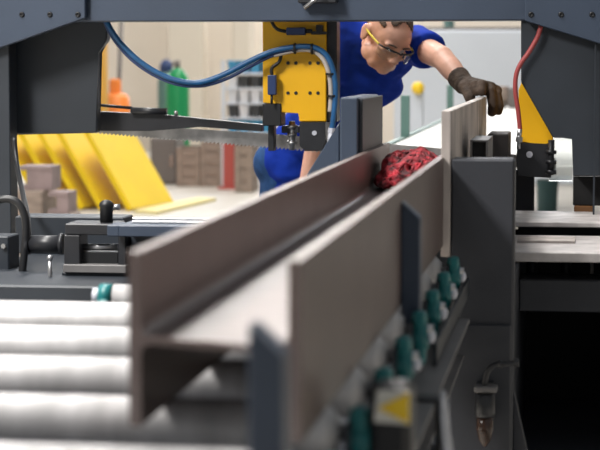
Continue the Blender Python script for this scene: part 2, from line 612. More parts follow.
p = at(50, 258, 5.85)
part('lever', MB().cyl(p, at(50, 291, 5.85), 0.006, n=10).ell(p, 0.010), 'steel')
# black air hoses at the left column
HY = 6.0
b = MB().tube([at(-12, 204, HY), at(4, 199, HY), at(17, 202, HY), at(24, 214, HY), at(26, 232, HY), at(24, 256, HY), at(22, 276, HY)], 0.012, 10, 6)
h1 = part('air_hose', b, 'black')
part('hose_fitting', MB().cyl(at(22, 272, HY), at(21.5, 289, HY), 0.013, n=12), 'steel', h1)
part('air_hose', MB().tube([at(14, 138, 6.95), at(17, 165, 6.9), at(22, 190, 6.6), at(27, 214, 6.2), at(29, 240, 6.06)], 0.009, 10, 6), 'black')

# moving jaw on the left of the beam
jx1 = BXL - 0.001
a = at(340, 120, 5.70)
b = MB().box(a.x, jx1 - 0.012, 5.70, 6.30, 0.829, at(350, 97.5, 5.70).z, 0.004)
jw = part('moving_jaw', b, 'anthracite')
part('jaw_wedge', ppoly([(339.5, 122), (336, 128), (306, 176), (339.5, 182)], 5.80, 0.3, 0.003), 'anthracite', jw)
part('jaw_face', MB().box(jx1 - 0.0115, jx1, 5.72, 6.32, 0.86, at(350, 97.5, 5.70).z - 0.004, 0.002), 'anthracite_dark', jw)
# fixed jaw column on the right of the plate
cx0, cx1 = PX1 + 0.001, at(514.5, 200, 5.41).x
zt = at(480, 159, 5.41).z
co = part('jaw_column', MB().box(cx0, cx1, 5.41, 5.52, 0.0, zt, 0.006), 'column_paint')
part('cover_plate', MB().box(cx0 + 0.002, cx1 - 0.006, 5.40, 5.409, 0.01, at(480, 325, 5.40).z, 0.003), 'column_paint', co)
part('bracket_web', ppoly([(513, 388), (531, 470), (513, 470)], 5.45, 0.05, 0.002), 'column_paint', co)
# hollow stop bracket behind the column
b = MB()
x0, x1 = at(470, 150, 5.95).x, at(488, 150, 5.95).x
z0, z1 = at(480, 163, 5.95).z, at(480, 140, 5.95).z
for q in ((x0, x1, z1 - 0.006, z1), (x0, x1, z0, z0 + 0.006), (x0, x0 + 0.006, z0 + 0.006, z1 - 0.006), (x1 - 0.006, x1, z0 + 0.006, z1 - 0.006)):
    b.box(q[0], q[1], 5.95, 6.3, q[2], q[3], 0.001)
part('stop_tube', b, 'rail')
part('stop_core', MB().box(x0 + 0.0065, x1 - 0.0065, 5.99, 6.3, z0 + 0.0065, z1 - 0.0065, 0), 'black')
part('stop_arm', MB().box(x0, x1, 6.0, 6.29, 0.82, z0 - 0.001, 0.002), 'blackmetal')
part('vise_body', pbox(487, 134, 508, 214, 7.0, 0.30, 0.004), mat('dark_bronze_grey_paint', srgb(46, 42, 41), 0.6))
# right bed
xR = 0.22
part('right_bed', MB().box(at(505, 240, 6.2).x, xR, 6.2, 6.82, 0.73, 0.76, 0.003), 'table')
part('base', MB().box(-0.2195, -0.1685, 5.53, 7.19, 0.0, 0.725, 0.003), 'column_paint')
part('vise_post', pbox(515, 170, 534, 214, 7.62, 0.1, 0.003), 'column_paint')
part('bed_rail', MB().box(at(509, 240, 6.88).x, xR, 6.88, 7.40, 0.782, 0.800, 0.003), 'table')
part('rail_support', MB().box(at(518, 240, 6.95).x, xR, 6.95, 7.19, 0.735, 0.782, 0.002), 'void')  # black block paints the dark gap below the rail
part('bed_strip', MB().box(at(516, 245, 6.4).x, at(575, 245, 6.4).x, 6.52, 6.68, 0.76, 0.768, 0.001), 'plate')
part('bed_frame', MB().box(-0.168, xR, 6.25, 6.45, at(560, 312, 6.25).z, at(560, 280, 6.25).z, 0.004), 'column_paint')
part('cavity_panel', MB().box(-0.26, xR, 7.2, 7.24, 0.10, 0.745, 0.002), 'void')  # near-black so the open cavity reads as shaded
part('cavity_side', MB().box(xR, xR + 0.03, 6.2, 7.8, 0.0, 0.73, 0.002), 'column_paint')
part('cavity_floor', MB().box(-0.168, xR, 6.05, 7.2, 0.10, 0.13, 0.002), 'column_paint')
for i, xx in enumerate((532, 566)):
    p = at(xx, 252, 6.6)
    part('leveling_stud', MB().cyl((p.x, 6.6, 0.61), (p.x, 6.6, 0.73), 0.018, n=14), 'blackmetal')
b = MB().tube([(at(575, 262, 6.5).x, 6.5, 0.655), (at(590, 272, 6.5).x, 6.5, 0.645), (at(592, 268, 6.5).x, 6.52, 0.70), (at(592, 268, 6.5).x, 6.52, 0.728)], 0.006, 8, 5)
part('cable', b, 'hose_grey')
# right column
part('right_column', ppoly([(521, 10), (680, 10), (680, 176), (573, 176), (573, 138), (553, 138), (521, 82)], 7.27, 0.13, 0.004), 'anthracite_dark')
part('column_strip', pbox(593.5, 43, 595.5, 240, 7.235, 0.01, 0.001), 'anthracite_dark')
part('column_recess', pbox(573, 177, 680, 206, 7.40, 0.3, 0.003), 'void')  # shade of the recess is put into its colour
part('recess_sill', pbox(574, 206, 593, 217, 7.38, 0.2, 0.003), mat('brown_sill_paint', srgb(110, 74, 40), 0.5))
# blade and its cover
YB = 7.66
pts = [(92, 122), (180, 128), (268, 133.5), (340, 140), (450, 149), (556, 158)]
up = [at(x, y, YB) for x, y in pts]
b = MB()
lo = []
nT = 120
for i in range(nT + 1):
    x = 556 - (556 - 92) * i / nT
    y = 133.8 + (x - 92) * 0.0835
    lo.append(at(x, y, YB))
    if i < nT:
        lo.append(at(x - 0.9, y - 2.4, YB))
b.prism([(p.x, p.z) for p in up + lo], YB, YB + 0.003)
part('saw_blade', b, 'blade')
b = ppoly([(92, 111), (160, 114.5), (262, 124.5), (262, 131.5), (200, 127), (150, 131), (92, 131)], 7.60, 0.05, 0.002)
bc = part('blade_cover', b, 'blackmetal')
part('cover_rod', MB().cyl(at(92, 104.5, 7.58), at(132, 108, 7.58), 0.006, n=10).cyl(at(131, 110.5, 7.58), at(167, 111.5, 7.58), 0.013, n=14), 'blackmetal', bc)
p = at(176, 116, 7.62)
part('grub_screw', MB().cyl(p, p + Vector((0, 0, 0.02)), 0.007, n=10), 'steel', bc)
# left guide arm
ga = part('guide_arm', ppoly([(262, -40), (326, -40), (326, 121.5), (299, 121.5), (299, 112.5), (281, 112.5), (281, 103), (263, 103)], 7.47, 0.13, 0.003), 'yellow')
for yy in (63, 93):
    for xx in (288, 296, 310, 318):
        p = at(xx, yy, 7.47)
        part('screw', MB().lathe(p, (0, -1, 0), [(0, 0.0065), (0.003, 0.0065), (0.004, 0.005)], 14), 'blackmetal', ga)
part('slide_rail', pbox(326.5, -40, 337, 122, 7.49, 0.10, 0.003), 'blackmetal')
bk = part('roller_block', pbox(262.5, 103.5, 281, 126, 7.46, 0.12, 0.003), 'black')
part('block_pin', pbox(268, 126, 274, 151, 7.52, 0.06, 0.002), 'blackmetal', bk)
gb = part('guide_block', ppoly([(299.5, 122), (325, 122), (326, 140), (322, 151), (305, 151), (299.5, 146)], 7.46, 0.16, 0.002), 'blackmetal')
p = at(314.5, 133, 7.46)
part('bolt', MB().cyl(p, p + Vector((0, -0.006, 0)), 0.009, n=18), 'cap', gb)
b = MB()
b.cyl(at(292, 121, 7.55), at(292, 150, 7.55), 0.012, n=14)
for yy in (125, 133, 141):
    b.cyl(at(292, yy, 7.55), at(292, yy + 3.5, 7.55), 0.019, n=14)
part('carbide_bolt', b, 'steel', gb)
part('tie_bar', pbox(281.5, 126, 299, 133, 7.54, 0.05, 0.002), 'blackmetal', gb)
# sensors and their cables
p, q = at(286, 31, 7.42), at(307, 31.5, 7.42)
b = pbox(286, 27.5, 305, 35, 7.42, 0.03, 0.003)
s1 = part('sensor', b, 'sensor')
part('sensor_nut', MB().cyl(at(305, 31.2, 7.435), at(312, 31.2, 7.435), 0.008, n=10), 'black', s1)
part('sensor_cable', MB().tube([at(270, 14, 7.445), at(272, 22, 7.44), at(277, 29, 7.435), at(286, 31.5, 7.435)], 0.0065, 8, 5), 'black', s1)
b = pbox(311, 31.5, 326, 34.5, 7.43, 0.04, 0.001)
pbox(316, 25, 322, 32, 7.43, 0.04, 0.001, b)
part('sensor_bracket', b, 'black')
b = pbox(267.5, 75, 276, 95, 7.42, 0.03, 0.003)
s2 = part('sensor', b, 'sensor')
part('sensor_cable', MB().tube([at(272, 76, 7.435), at(272, 68, 7.435), at(279, 62, 7.435), at(281, 55, 7.435), at(278, 53, 7.43)], 0.0065, 8, 5), 'black', s2)
part('sensor_nut', MB().cyl(at(271.7, 95, 7.435), at(271.7, 104, 7.435), 0.005, n=8), 'black', s2)
# the thick blue hose loop
HY = 7.40
pl = [(100, 6), (108, 24), (119, 41), (138, 60), (160, 74), (182, 81.5), (202, 82), (225, 74), (248, 62), (272, 51.5), (296, 46.8), (314, 47.5), (326, 55), (333, 70), (335.5, 90), (334, 112), (331.5, 133)]
hb = part('blue_hose', MB().tube([at(x, y, HY + (0.035 if y < 16 else 0)) for x, y in pl], 0.0105, 12, 6), 'hose_blue')
pl2 = [(104, 20), (113, 38), (130, 58), (152, 74), (178, 84.5), (204, 85.5), (228, 78), (250, 66.5), (274, 55), (298, 50), (313, 51), (323, 59), (329, 74), (331, 94), (330, 112)]
part('black_cable', MB().tube([at(x, y, HY + 0.01) for x, y in pl2[:10]], 0.007, 10, 6), 'sensor', hb)
part('grey_hose', MB().tube([at(x, y, HY + 0.012) for x, y in pl2[8:]], 0.009, 10, 6), 'hose_grey', hb)
for (x, y, ang) in ((295, 48.5, 0), (312, 49, 0), (331, 74, 1), (332.5, 96, 1)):
    c = at(x, y, HY + 0.006)
    d = Vector((1, 0, 0)) if not ang else Vector((0, 0, 1))
    part('cable_tie', MB().cyl(c - d * 0.004, c + d * 0.004, 0.0205, n=16), 'black', hb)
part('hose_fitting', MB().cyl(at(331.5, 131, HY), at(330, 148, HY), 0.0125, n=14).cyl(at(331.8, 128, HY), at(331.4, 133, HY), 0.015, n=6, smooth=False), 'cap', hb)
# right guide arm
part('guide_arm', ppoly([(524, 40), (553, 40), (553, 142), (545, 143), (545, 145), (540, 145), (540, 143.5), (520, 142), (518.5, 90), (524, 78)], 7.45, 0.13, 0.003), 'yellow')
gb = part('guide_block', ppoly([(517.5, 142.5), (551, 144), (551, 178), (518, 176), (516, 160)], 7.44, 0.16, 0.002), 'blackmetal')
p = at(529.5, 154.5, 7.44)
part('bolt', MB().cyl(p, p + Vector((0, -0.006, 0)), 0.012, n=18), 'cap', gb)
b = MB()
b.cyl(at(551.5, 140, 7.42), at(550.5, 175, 7.42), 0.012, n=14)
for yy in (150, 160, 170):
    b.cyl(at(551.2, yy, 7.42), at(551, yy + 4, 7.42), 0.02, n=14)
part('carbide_bolt', b, 'blackmetal', gb)
part('splash_guard', pbox(549, 138.5, 572.5, 181, 7.50, 0.012, 0.001), 'clear')
HY = 7.24
pl = [(541, 26), (537, 38), (529, 52), (520.5, 64), (516, 76), (515.5, 92), (518, 110), (520, 130)]
hr = part('red_hose', MB().tube([at(x, y, HY) for x, y in pl], 0.0085, 10, 6), 'hose_red')
b = MB()
b.cyl(at(520, 129, HY), at(519, 137, HY), 0.009, n=12)
b.cyl(at(519.2, 137, HY), at(518.8, 142, HY), 0.013, n=6, smooth=False)
b.cyl(at(518.8, 142, HY), at(518.5, 149, HY), 0.007, n=12)
part('hose_fitting', b, 'steel', hr)

# air filter unit on the column front
fx = 485
fu = empty('filter_regulator', (at(fx, 450, 5.33).x, 5.34, at(fx, 446, 5.33).z))
fu.parent = bs
fu.location = WL[fu] - WL[bs]
FY = 5.335


def along(prof_px, m, name):
    top = at(fx, prof_px[0][0], FY)
    sc = FY / F
    b = MB().lathe(top, (0, 0, -1), [((y - prof_px[0][0]) * sc, r * sc) for y, r in prof_px], 20)
    return part(name, b, m, fu)


along([(393, 7), (394, 10), (414, 10.5), (417, 9)], 'blackmetal', 'bowl_guard')
along([(417, 8.5), (430, 8.5), (440, 6.5), (445, 3), (447, 2)], 'amber', 'bowl')
part('filter_head', pbox(474, 387, 497, 393, FY - 0.028, 0.056, 0.003), 'rail', fu)
part('gauge', MB().cyl(at(fx, 401, FY - 0.03), at(fx, 401, FY - 0.045), 0.013, n=18), 'blackmetal', fu)
b = MB().tube([at(485, 386, FY), at(485.5, 378, FY), at(489, 369, FY), at(496, 364.5, FY), at(506, 364, FY), at(516, 363, FY)], 0.0075, 10, 6)
b.cyl(at(514, 363.2, FY), at(519, 362.8, FY), 0.013, n=6, smooth=False)
b.cyl(at(498, 364.3, FY), at(502, 364.2, FY), 0.011, n=12)
part('air_pipe', b, 'blackmetal', fu)
part('mount_bracket', pbox(476, 383, 494, 420, FY + 0.035, 0.031, 0.002), 'blackmetal', fu)

# teal bearing and short roller at the near edge of the saw bed
ty = 4.42
ax = at(103, 296, ty)
sr = empty('support_roller', (ax.x + 0.2, ty, 0.576))
sr.parent = cv
sr.location = WL[sr] - WL[cv]
b = MB().cyl((ax.x - 0.006, ty, ax.z), (ax.x + 0.022, ty, ax.z), 0.028, n=20)
b.box(ax.x - 0.004, ax.x + 0.018, ty - 0.035, ty + 0.035, 0.62, ax.z - 0.004, 0.003)
part('bearing_housing', b, 'teal', sr)
part('roller_body', MB().cyl((ax.x + 0.026, ty, ax.z), (BXL - 0.02, ty, ax.z), 0.027, n=20), 'roller', sr)
part('end_cap', MB().cyl((ax.x - 0.022, ty, ax.z), (ax.x - 0.006, ty, ax.z), 0.018, n=14), 'cap', sr)
part('stand', MB().box(ax.x - 0.02, BXL - 0.04, ty - 0.04, ty + 0.04, 0.576, 0.62, 0.003), 'anthracite_dark', sr)

# ================================================================ WORKER
PEL = Vector((-1.13, 8.30, 0.93))
SHM = Vector((-0.80, 8.06, 1.415))
HEAD = at(386, 37, 7.86)
HS = 1.13
up_t = (SHM - PEL).normalized()
across = Vector((0.93, 0.22, 0.10)).normalized()       # towards his left, image right
across = (across - up_t * across.dot(up_t)).normalized()
fwd = across.cross(up_t).normalized()                    # chest direction
if fwd.y > 0:
    fwd = -fwd
rotT = Matrix((across, fwd, up_t)).transposed()
shL = at(416, 45, 8.02)
elL = at(442, 58, 7.78)
wrL = at(464, 84, 7.62)
shR = SHM - across * 0.185
elR = at(322, 118, 8.0)
wrR = at(305, 185, 7.98)
hipL, hipR = PEL + across * 0.09 + Vector((0, 0, -0.03)), PEL - across * 0.09 + Vector((0, 0, -0.02))
anL, anR = Vector((-0.98, 8.34, 0.09)), Vector((-1.32, 8.44, 0.09))
knL, knR = Vector((-1.0, 8.24, 0.50)), Vector((-1.27, 8.34, 0.50))

hy, hp, hr_ = R(34), R(36), R(12)
# head frame: local x = his left, local -y = face, z = crown
hM = Matrix.Rotation(hy, 3, 'Z') @ Matrix.Rotation(hp, 3, 'X') @ Matrix.Rotation(hr_, 3, 'Y')


def H(x, y, z):
    return HEAD + hM @ (Vector((x, y, z)) * HS)


def finger(mb, pts, r0, r1):
    for i in range(len(pts) - 1):
        a = r0 + (r1 - r0) * i / (len(pts) - 1)
        c = r0 + (r1 - r0) * (i + 1) / (len(pts) - 1)
        mb.cap(pts[i], pts[i + 1], a, c)


# left hand: closed over the top edge of the plate
KX = (-0.372, -0.345, -0.3130, -0.290)
ztop = 1.216
KN = [Vector((KX[0], 7.535, ztop + 0.040)), Vector((KX[1], 7.525, ztop + 0.042)), Vector((KX[2] - 0.002, 7.53, ztop + 0.034)), Vector((KX[3] - 0.006, 7.545, ztop + 0.022))]


def hand_left(mb, gr):
    """gr: extra thickness of the glove"""
    pal = [wrL.lerp(k, 0.35) for k in KN]
    for k, p in zip(KN, pal):
        mb.cap(wrL, p, 0.026 + gr, 0.022 + gr)
        mb.cap(p, k, 0.021 + gr, 0.015 + gr)
    g = gr * 0.9
    # index and middle finger lie over the top edge, ring and little finger close on the right face
    finger(mb, [KN[0], Vector((KX[0], 7.495, ztop + 0.036 + g)), Vector((KX[0] + 0.006, 7.470, ztop + 0.013 + g))], 0.0125 + g, 0.0105 + g)
    finger(mb, [KN[1], Vector((KX[1], 7.480, ztop + 0.036 + g)), Vector((KX[1], 7.452, ztop + 0.013 + g))], 0.0130 + g, 0.0105 + g)
    finger(mb, [KN[2], Vector((KX[2], 7.488, ztop + 0.020)), Vector((KX[2] + g, 7.478, ztop - 0.028)), Vector((KX[2] + g * 0.5, 7.496, ztop - 0.056))], 0.0125 + g, 0.0100 + g)
    finger(mb, [KN[3], Vector((KX[3], 7.505, ztop + 0.006)), Vector((KX[3] + g, 7.496, ztop - 0.034)), Vector((KX[3] + g * 0.5, 7.512, ztop - 0.052))], 0.0115 + g, 0.0090 + g)
    t0 = wrL.lerp(KN[0], 0.45) + Vector((-0.012, -0.02, -0.008))
    t1 = Vector((PX0 - 0.022 - gr, 7.500, ztop - 0.005))
    t2 = Vector((PX0 - 0.0115 - gr, 7.490, ztop - 0.042))
    mb.cap(wrL + Vector((0, -0.008, -0.005)), t0, 0.02 + gr, 0.016 + gr)
    finger(mb, [t0, t1, t2], 0.014 + gr, 0.010 + gr)


mb = MB()
E = lambda c, r: mb.ell(H(*c), tuple(q * HS for q in r), hM)
E((0, 0.012, 0.035), (0.074, 0.094, 0.088))
E((0, -0.042, -0.035), (0.058, 0.052, 0.075))
E((0, -0.03, 0.03), (0.066, 0.066, 0.062))
E((0, -0.074, -0.085), (0.026, 0.020, 0.020))
E((0, -0.062, -0.074), (0.046, 0.030, 0.026))
for s in (-1, 1):
    E((s * 0.050, -0.014, -0.062), (0.020, 0.036, 0.028))
    E((s * 0.036, -0.050, -0.076), (0.022, 0.026, 0.022))
    E((s * 0.042, -0.062, -0.022), (0.024, 0.026, 0.022))
    E((s * 0.030, -0.084, 0.020), (0.028, 0.012, 0.010))
    E((s * 0.079, 0.014, -0.006), (0.009, 0.021, 0.033))
    E((s * 0.084, 0.022, 0.004), (0.008, 0.014, 0.022))
    E((s * 0.011, -0.106, -0.030), (0.009, 0.011, 0.008))
for i in range(6):
    t = i / 5
    E((0, -0.090 - 0.022 * t, 0.012 - 0.038 * t), (0.008 + 0.005 * t,) * 3)
E((0, -0.094, -0.054), (0.024, 0.009, 0.006))
E((0, -0.092, -0.066), (0.021, 0.010, 0.006))
# neck
nb = SHM + up_t * 0.02 + fwd * 0.015
mb.cap(H(0, 0.03, -0.05), nb, 0.060, 0.068)
# trunk
for t, w, d in ((0.0, 0.165, 0.115), (0.25, 0.155, 0.105), (0.5, 0.165, 0.115), (0.75, 0.185, 0.120), (0.95, 0.17, 0.10)):
    mb.ell(PEL.lerp(SHM, t), (w, d, 0.13), rotT)
mb.cap(SHM - across * 0.08, shR, 0.075, 0.065)
mb.cap(SHM + across * 0.08, shL, 0.075, 0.062)
# arms
mb.cap(shL, elL, 0.056, 0.048)
mb.cap(elL, elL.lerp(wrL, 0.4), 0.046, 0.046)
mb.cap(elL.lerp(wrL, 0.4), wrL, 0.046, 0.032)
mb.cap(shR, elR, 0.054, 0.043)
mb.cap(elR, elR.lerp(wrR, 0.35), 0.043, 0.043)
mb.cap(elR.lerp(wrR, 0.35), wrR, 0.043, 0.027)
# bare right hand hanging, slightly curled
hd = (wrR - elR).normalized()
sd = Vector((0.25, -0.95, 0)).normalized()
for i in range(4):
    k = wrR + hd * 0.085 + sd * (0.030 - i * 0.020)
    mb.cap(wrR + hd * 0.015, k, 0.024, 0.014)
    l = (0.036, 0.041, 0.038, 0.030)[i]
    j1 = k + hd * l
    j2 = j1 + (hd * 0.75 + Vector((0.5, 0, 0))).normalized() * l * 0.7
    j3 = j2 + (hd * 0.4 + Vector((0.8, 0, 0))).normalized() * l * 0.55
    finger(mb, [k, j1, j2, j3], 0.0105, 0.008)
tb = wrR + hd * 0.025 + sd * 0.024
finger(mb, [tb, tb + hd * 0.035 + sd * 0.028, tb + hd * 0.065 + sd * 0.036], 0.014, 0.010)
hand_left(mb, 0.0)
# legs
for h, k, a in ((hipL, knL, anL), (hipR, knR, anR)):
    mb.cap(h, k, 0.088, 0.058)
    mb.cap(k, k.lerp(a, 0.35) + Vector((0, 0.02, 0)), 0.057, 0.056)
    mb.cap(k.lerp(a, 0.35) + Vector((0, 0.02, 0)), a, 0.056, 0.040)
    mb.cap(a + Vector((0, 0.03, -0.035)), a + Vector((0.02, -0.16, -0.055)), 0.04, 0.03)
pe = obj('person', mb, M['skin'], origin=(PEL.x, PEL.y, 0))
fuse(pe, 0.006, 3)
# eye sockets pressed in
for v in pe.data.vertices:
    w = v.co + WL[pe]
    for s in (-1, 1):
        c = H(s * 0.031, -0.094, -0.001)
        d = (w - c).length
        if d < 0.024:
            v.co -= (hM @ Vector((0, -1, 0))) * 0.009 * (1 - (d / 0.024) ** 2)
tag(pe, 'man in blue t-shirt and safety glasses bending over the saw, gloved hand on plate', 'person')
for s in (-1, 1):
    b = MB().ell(H(s * 0.031, -0.0735, -0.001), (0.0125, 0.0125, 0.0125), hM)
    e = part('eye', b, 'cap', pe)
    b = MB().ell(H(s * 0.031 + 0.001, -0.0845, -0.005), (0.0045, 0.003, 0.0045), hM)
    part('iris', b, 'black', e)
    part('eyebrow', MB().tube([H(s * 0.014, -0.097, 0.021), H(s * 0.03, -0.0975, 0.026), H(s * 0.047, -0.088, 0.022)], 0.0035, 6, 4), 'hair', pe)
# cropped hair with a receding hairline
b = bmesh.new()
bmesh.ops.create_icosphere(b, subdivisions=5, radius=1)
rm = []
for v in b.verts:
    d = v.co
    q = Vector((d.x * 0.0775, d.y * 0.0975 + 0.012, d.z * 0.0915 + 0.035))
    lim = 0.075 + 0.03 * math.cos(d.x * 7) * 0.5 if d.y < -0.1 else (0.0 if d.y > 0.35 else 0.075 - (d.y + 0.1) / 0.45 * 0.075)
    if abs(d.x) > 0.75 and d.y < 0.2:
        lim = 0.045
    if q.z < lim + 0.012 or q.y < -0.062:
        rm.append(v)
    v.co = H(q.x, q.y, q.z)
bmesh.ops.delete(b, geom=rm, context='VERTS')
for f in b.faces:
    f.smooth = True
hr = obj('hair', b, M['hair'], pe)
sm = hr.modifiers.new('t', 'SOLIDIFY')
sm.thickness = 0.004
bake(hr)
# safety glasses
gl_ = MB()
for s in (-1, 1):
    gl_.tube([H(s * 0.006, -0.119, 0.012), H(s * 0.035, -0.116, 0.016), H(s * 0.062, -0.098, 0.014), H(s * 0.074, -0.075, 0.010)], 0.0038, 8, 6)
gl_.tube([H(-0.006, -0.119, 0.012), H(0, -0.120, 0.010), H(0.006, -0.119, 0.012)], 0.0035, 8, 4)
sg = part('safety_glasses', gl_, 'black', pe)
for s in (-1, 1):
    b = bmesh.new()
    rows = []
    for j in range(6):
        row = []
        for i in range(9):
            t = i / 8
            a = R(8 + 62 * t)
            drop = 0.044 * (1 - 0.35 * abs(t - 0.5) * 2) * j / 5
            if t < 0.15:
                drop *= 0.5
            row.append(b.verts.new(H(s * 0.074 * math.sin(a) / math.sin(R(70)), -0.062 - 0.058 * math.cos(a) , 0.013 - drop)))
        rows.append(row)
    for j in range(5):
        for i in range(8):
            f = b.faces.new([rows[j][i], rows[j][i + 1], rows[j + 1][i + 1], rows[j + 1][i]])
            f.smooth = True
    ln = obj('lens', b, M['lens'], sg)
    sm = ln.modifiers.new('t', 'SOLIDIFY')
    sm.thickness = 0.0015
    bake(ln)
    b = MB().tube([H(s * 0.073, -0.078, 0.010), H(s * 0.078, -0.05, 0.009), H(s * 0.083, -0.01, 0.008), H(s * 0.084, 0.02, 0.010)], 0.0045, 8, 5)
    part('temple', b, mat('yellow_green_temple_plastic', srgb(220, 200, 50), 0.4), sg)

# t-shirt
mb = MB()
for t, w, d in ((0.12, 0.168, 0.136), (0.28, 0.172, 0.130), (0.5, 0.187, 0.136), (0.75, 0.205, 0.138), (0.93, 0.185, 0.112)):
    mb.ell(PEL.lerp(SHM, t), (w, d, 0.13), rotT)
mb.ell(PEL - up_t * 0.055 + fwd * 0.035 + across * 0.035, (0.174, 0.146, 0.145), rotT)
mb.ell(PEL - across * 0.055 + up_t * 0.0 + fwd * 0.01, (0.128, 0.142, 0.125), rotT)
mb.cap(SHM - across * 0.07, shR, 0.088, 0.080)
mb.cap(SHM + across * 0.07, shL, 0.088, 0.078)
sl = (elL - shL).normalized()
mb.cyl(shL - sl * 0.02, shL + sl * 0.135, 0.077, 0.074)
sr_ = (elR - shR).normalized()
mb.cyl(shR - sr_ * 0.02, shR + sr_ * 0.20, 0.078, 0.074)
mb.cyl(nb - up_t * 0.03, nb + up_t * 0.045, 0.090, 0.078)
ts = obj('t_shirt', mb, M['shirt'], pe)
fuse(ts, 0.007, 5)
for v in ts.data.vertices:                                # folds radiating from the shoulder
    w = v.co + WL[ts]
    q = rotT.transposed() @ (w - PEL)
    n = noise.noise(Vector((q.x * 9 + q.z * 5, q.y * 7, q.z * 16 - q.x * 8)))
    n2 = noise.noise(Vector((q.x * 22, q.y * 16, q.z * 28 + 4)))
    v.co += v.normal * (0.011 * n + 0.004 * n2)
# jeans
mb = MB()
mb.ell(PEL - up_t * 0.05 - across * 0.015, (0.185, 0.126, 0.13), rotT)
for h, k, a in ((hipL, knL, anL), (hipR, knR, anR)):
    mb.cap(h, k, 0.098, 0.072)
    mb.cyl(k, a + Vector((0, 0.0, -0.01)), 0.074, 0.062)
    mb.ell(k, 0.074)
je = obj('jeans', mb, M['jeans'], pe)
fuse(je, 0.009, 4)
for s, a in ((1, anL), (-1, anR)):
    mb = MB().cap(a + Vector((0, 0.035, -0.04)), a + Vector((0.022, -0.175, -0.05)), 0.05, 0.040)
    mb.cyl(a + Vector((0, 0.01, -0.03)), a + Vector((0, 0.01, 0.04)), 0.052, 0.05)
    sh = obj('shoe', mb, M['shoe'], pe)
    fuse(sh, 0.007, 3)
    z0 = WL[sh].z
    for v in sh.data.vertices:
        v.co.z = max(v.co.z, 0.002 - z0)
# glove with a ribbed cuff
mb = MB()
hand_left(mb, 0.0095)
cd = (wrL - elL).normalized()
for i in range(5):
    p = wrL - cd * (0.052 - i * 0.013)
    mb.cyl(p - cd * 0.006, p + cd * 0.006, 0.044 - 0.001 * i, n=24)
    mb.cyl(p, p + cd * 0.014, 0.040, n=24)
gv = obj('work_glove', mb, M['glove'], pe)
fuse(gv, 0.0045, 2)

# ================================================================ BEHIND THE SAW
# yellow leaning steel panels
YP = 17.6


def lean_panel(x_bot, w, label, dy, cross=0.036):
    """a sheet standing on its lower edge and leaning to the left"""
    bl, br = at(x_bot, 215, YP + dy), at(x_bot + w, 206, YP + dy + 0.9)
    bl.z = br.z = 0.0
    sh = Vector((-0.43, 0.12, 0.70))
    nrm = (br - bl).cross(sh).normalized() * 0.045
    if nrm.z < 0:
        nrm = -nrm
    A = [bl, br, br + sh, bl + sh]
    b = MB().loft([p + nrm for p in A], [p - nrm * 0.1 for p in A])
    lo_ = min(v.co.z for v in b.b.verts)
    for v in b.b.verts:
        v.co.z -= lo_
    o = obj('yellow_panel', b, M['panel_yellow'])
    return tag(o, label, 'panel', 'yellow panels leaning in a row')


for i, (x, w, lb) in enumerate(((128, 42, 'rightmost and largest-looking of the leaning yellow steel panels'),
                                (100, 42, 'leaning yellow panel directly left of the rightmost one'),
                                (80, 42, 'third leaning yellow panel counted from the right'),
                                (60, 42, 'leaning yellow panel behind the upper grey steel offcut'),
                                (40, 42, 'leaning yellow panel at the far left, beside the dark column'))):
    lean_panel(x, w, lb, 0.05 * i)
b = MB()
a, c = at(134, 214, 17.4), at(206, 200, 19.0)
b.loft([Vector((a.x, 17.4, 0.0)), Vector((a.x + 0.25, 17.2, 0.0)), Vector((c.x + 0.1, 19.0, 0.0)), Vector((c.x - 0.1, 19.1, 0.0))],
       [Vector((a.x, 17.4, 0.03)), Vector((a.x + 0.25, 17.2, 0.03)), Vector((c.x + 0.1, 19.0, 0.03)), Vector((c.x - 0.1, 19.1, 0.03))])
tag(obj('floor_strip', b, mat('faded_yellow_strip', srgb(226, 212, 150), 0.6)), 'faded yellow flat strip on the floor right of the yellow panels', 'floor strip')


# grey steel offcuts on a timber stack
def offcut(x0, y0, x1, y1, Y, ln, label):
    a = at(x0, y0, Y)
    c = at(x1, y1, Y)
    t = 0.03
    zm = (a.z + c.z) / 2
    b = MB()
    b.box(a.x, c.x, Y, Y + ln, a.z - t, a.z, 0.002)
    b.box(a.x, c.x, Y, Y + ln, c.z, c.z + t, 0.002)
    b.box(a.x + 0.06, c.x - 0.0, Y + 0.004, Y + ln, c.z + t, a.z - t, 0.001)
    o = obj('steel_offcut', b, M['offcut'])
    return tag(o, label, 'offcut', 'grey steel offcuts beside the yellow panels'), c.z


o1, z1 = offcut(18, 166, 52, 190, 13.6, 0.25, 'upper grey steel offcut lying across the stack before the yellow panels')
o2, z2 = offcut(48, 192, 68, 214, 13.3, 0.25, 'lower grey steel offcut standing at the right of the stack')
b = MB().box(at(10, 190, 13.6).x, at(46, 190, 13.6).x, 13.5, 13.9, 0, z1, 0.01)
tag(obj('timber_stack', b, M['crate']), 'squat timber stack carrying the upper grey steel offcut', 'timber stack')
a = at(46.5, 200, 13.3)
b = MB().box(at(47, 200, 13.3).x, at(70, 200, 13.3).x, 13.2, 13.6, 0, z2, 0.01)
tag(obj('timber_block', b, M['crate']), 'timber block carrying the lower grey steel offcut', 'timber block')

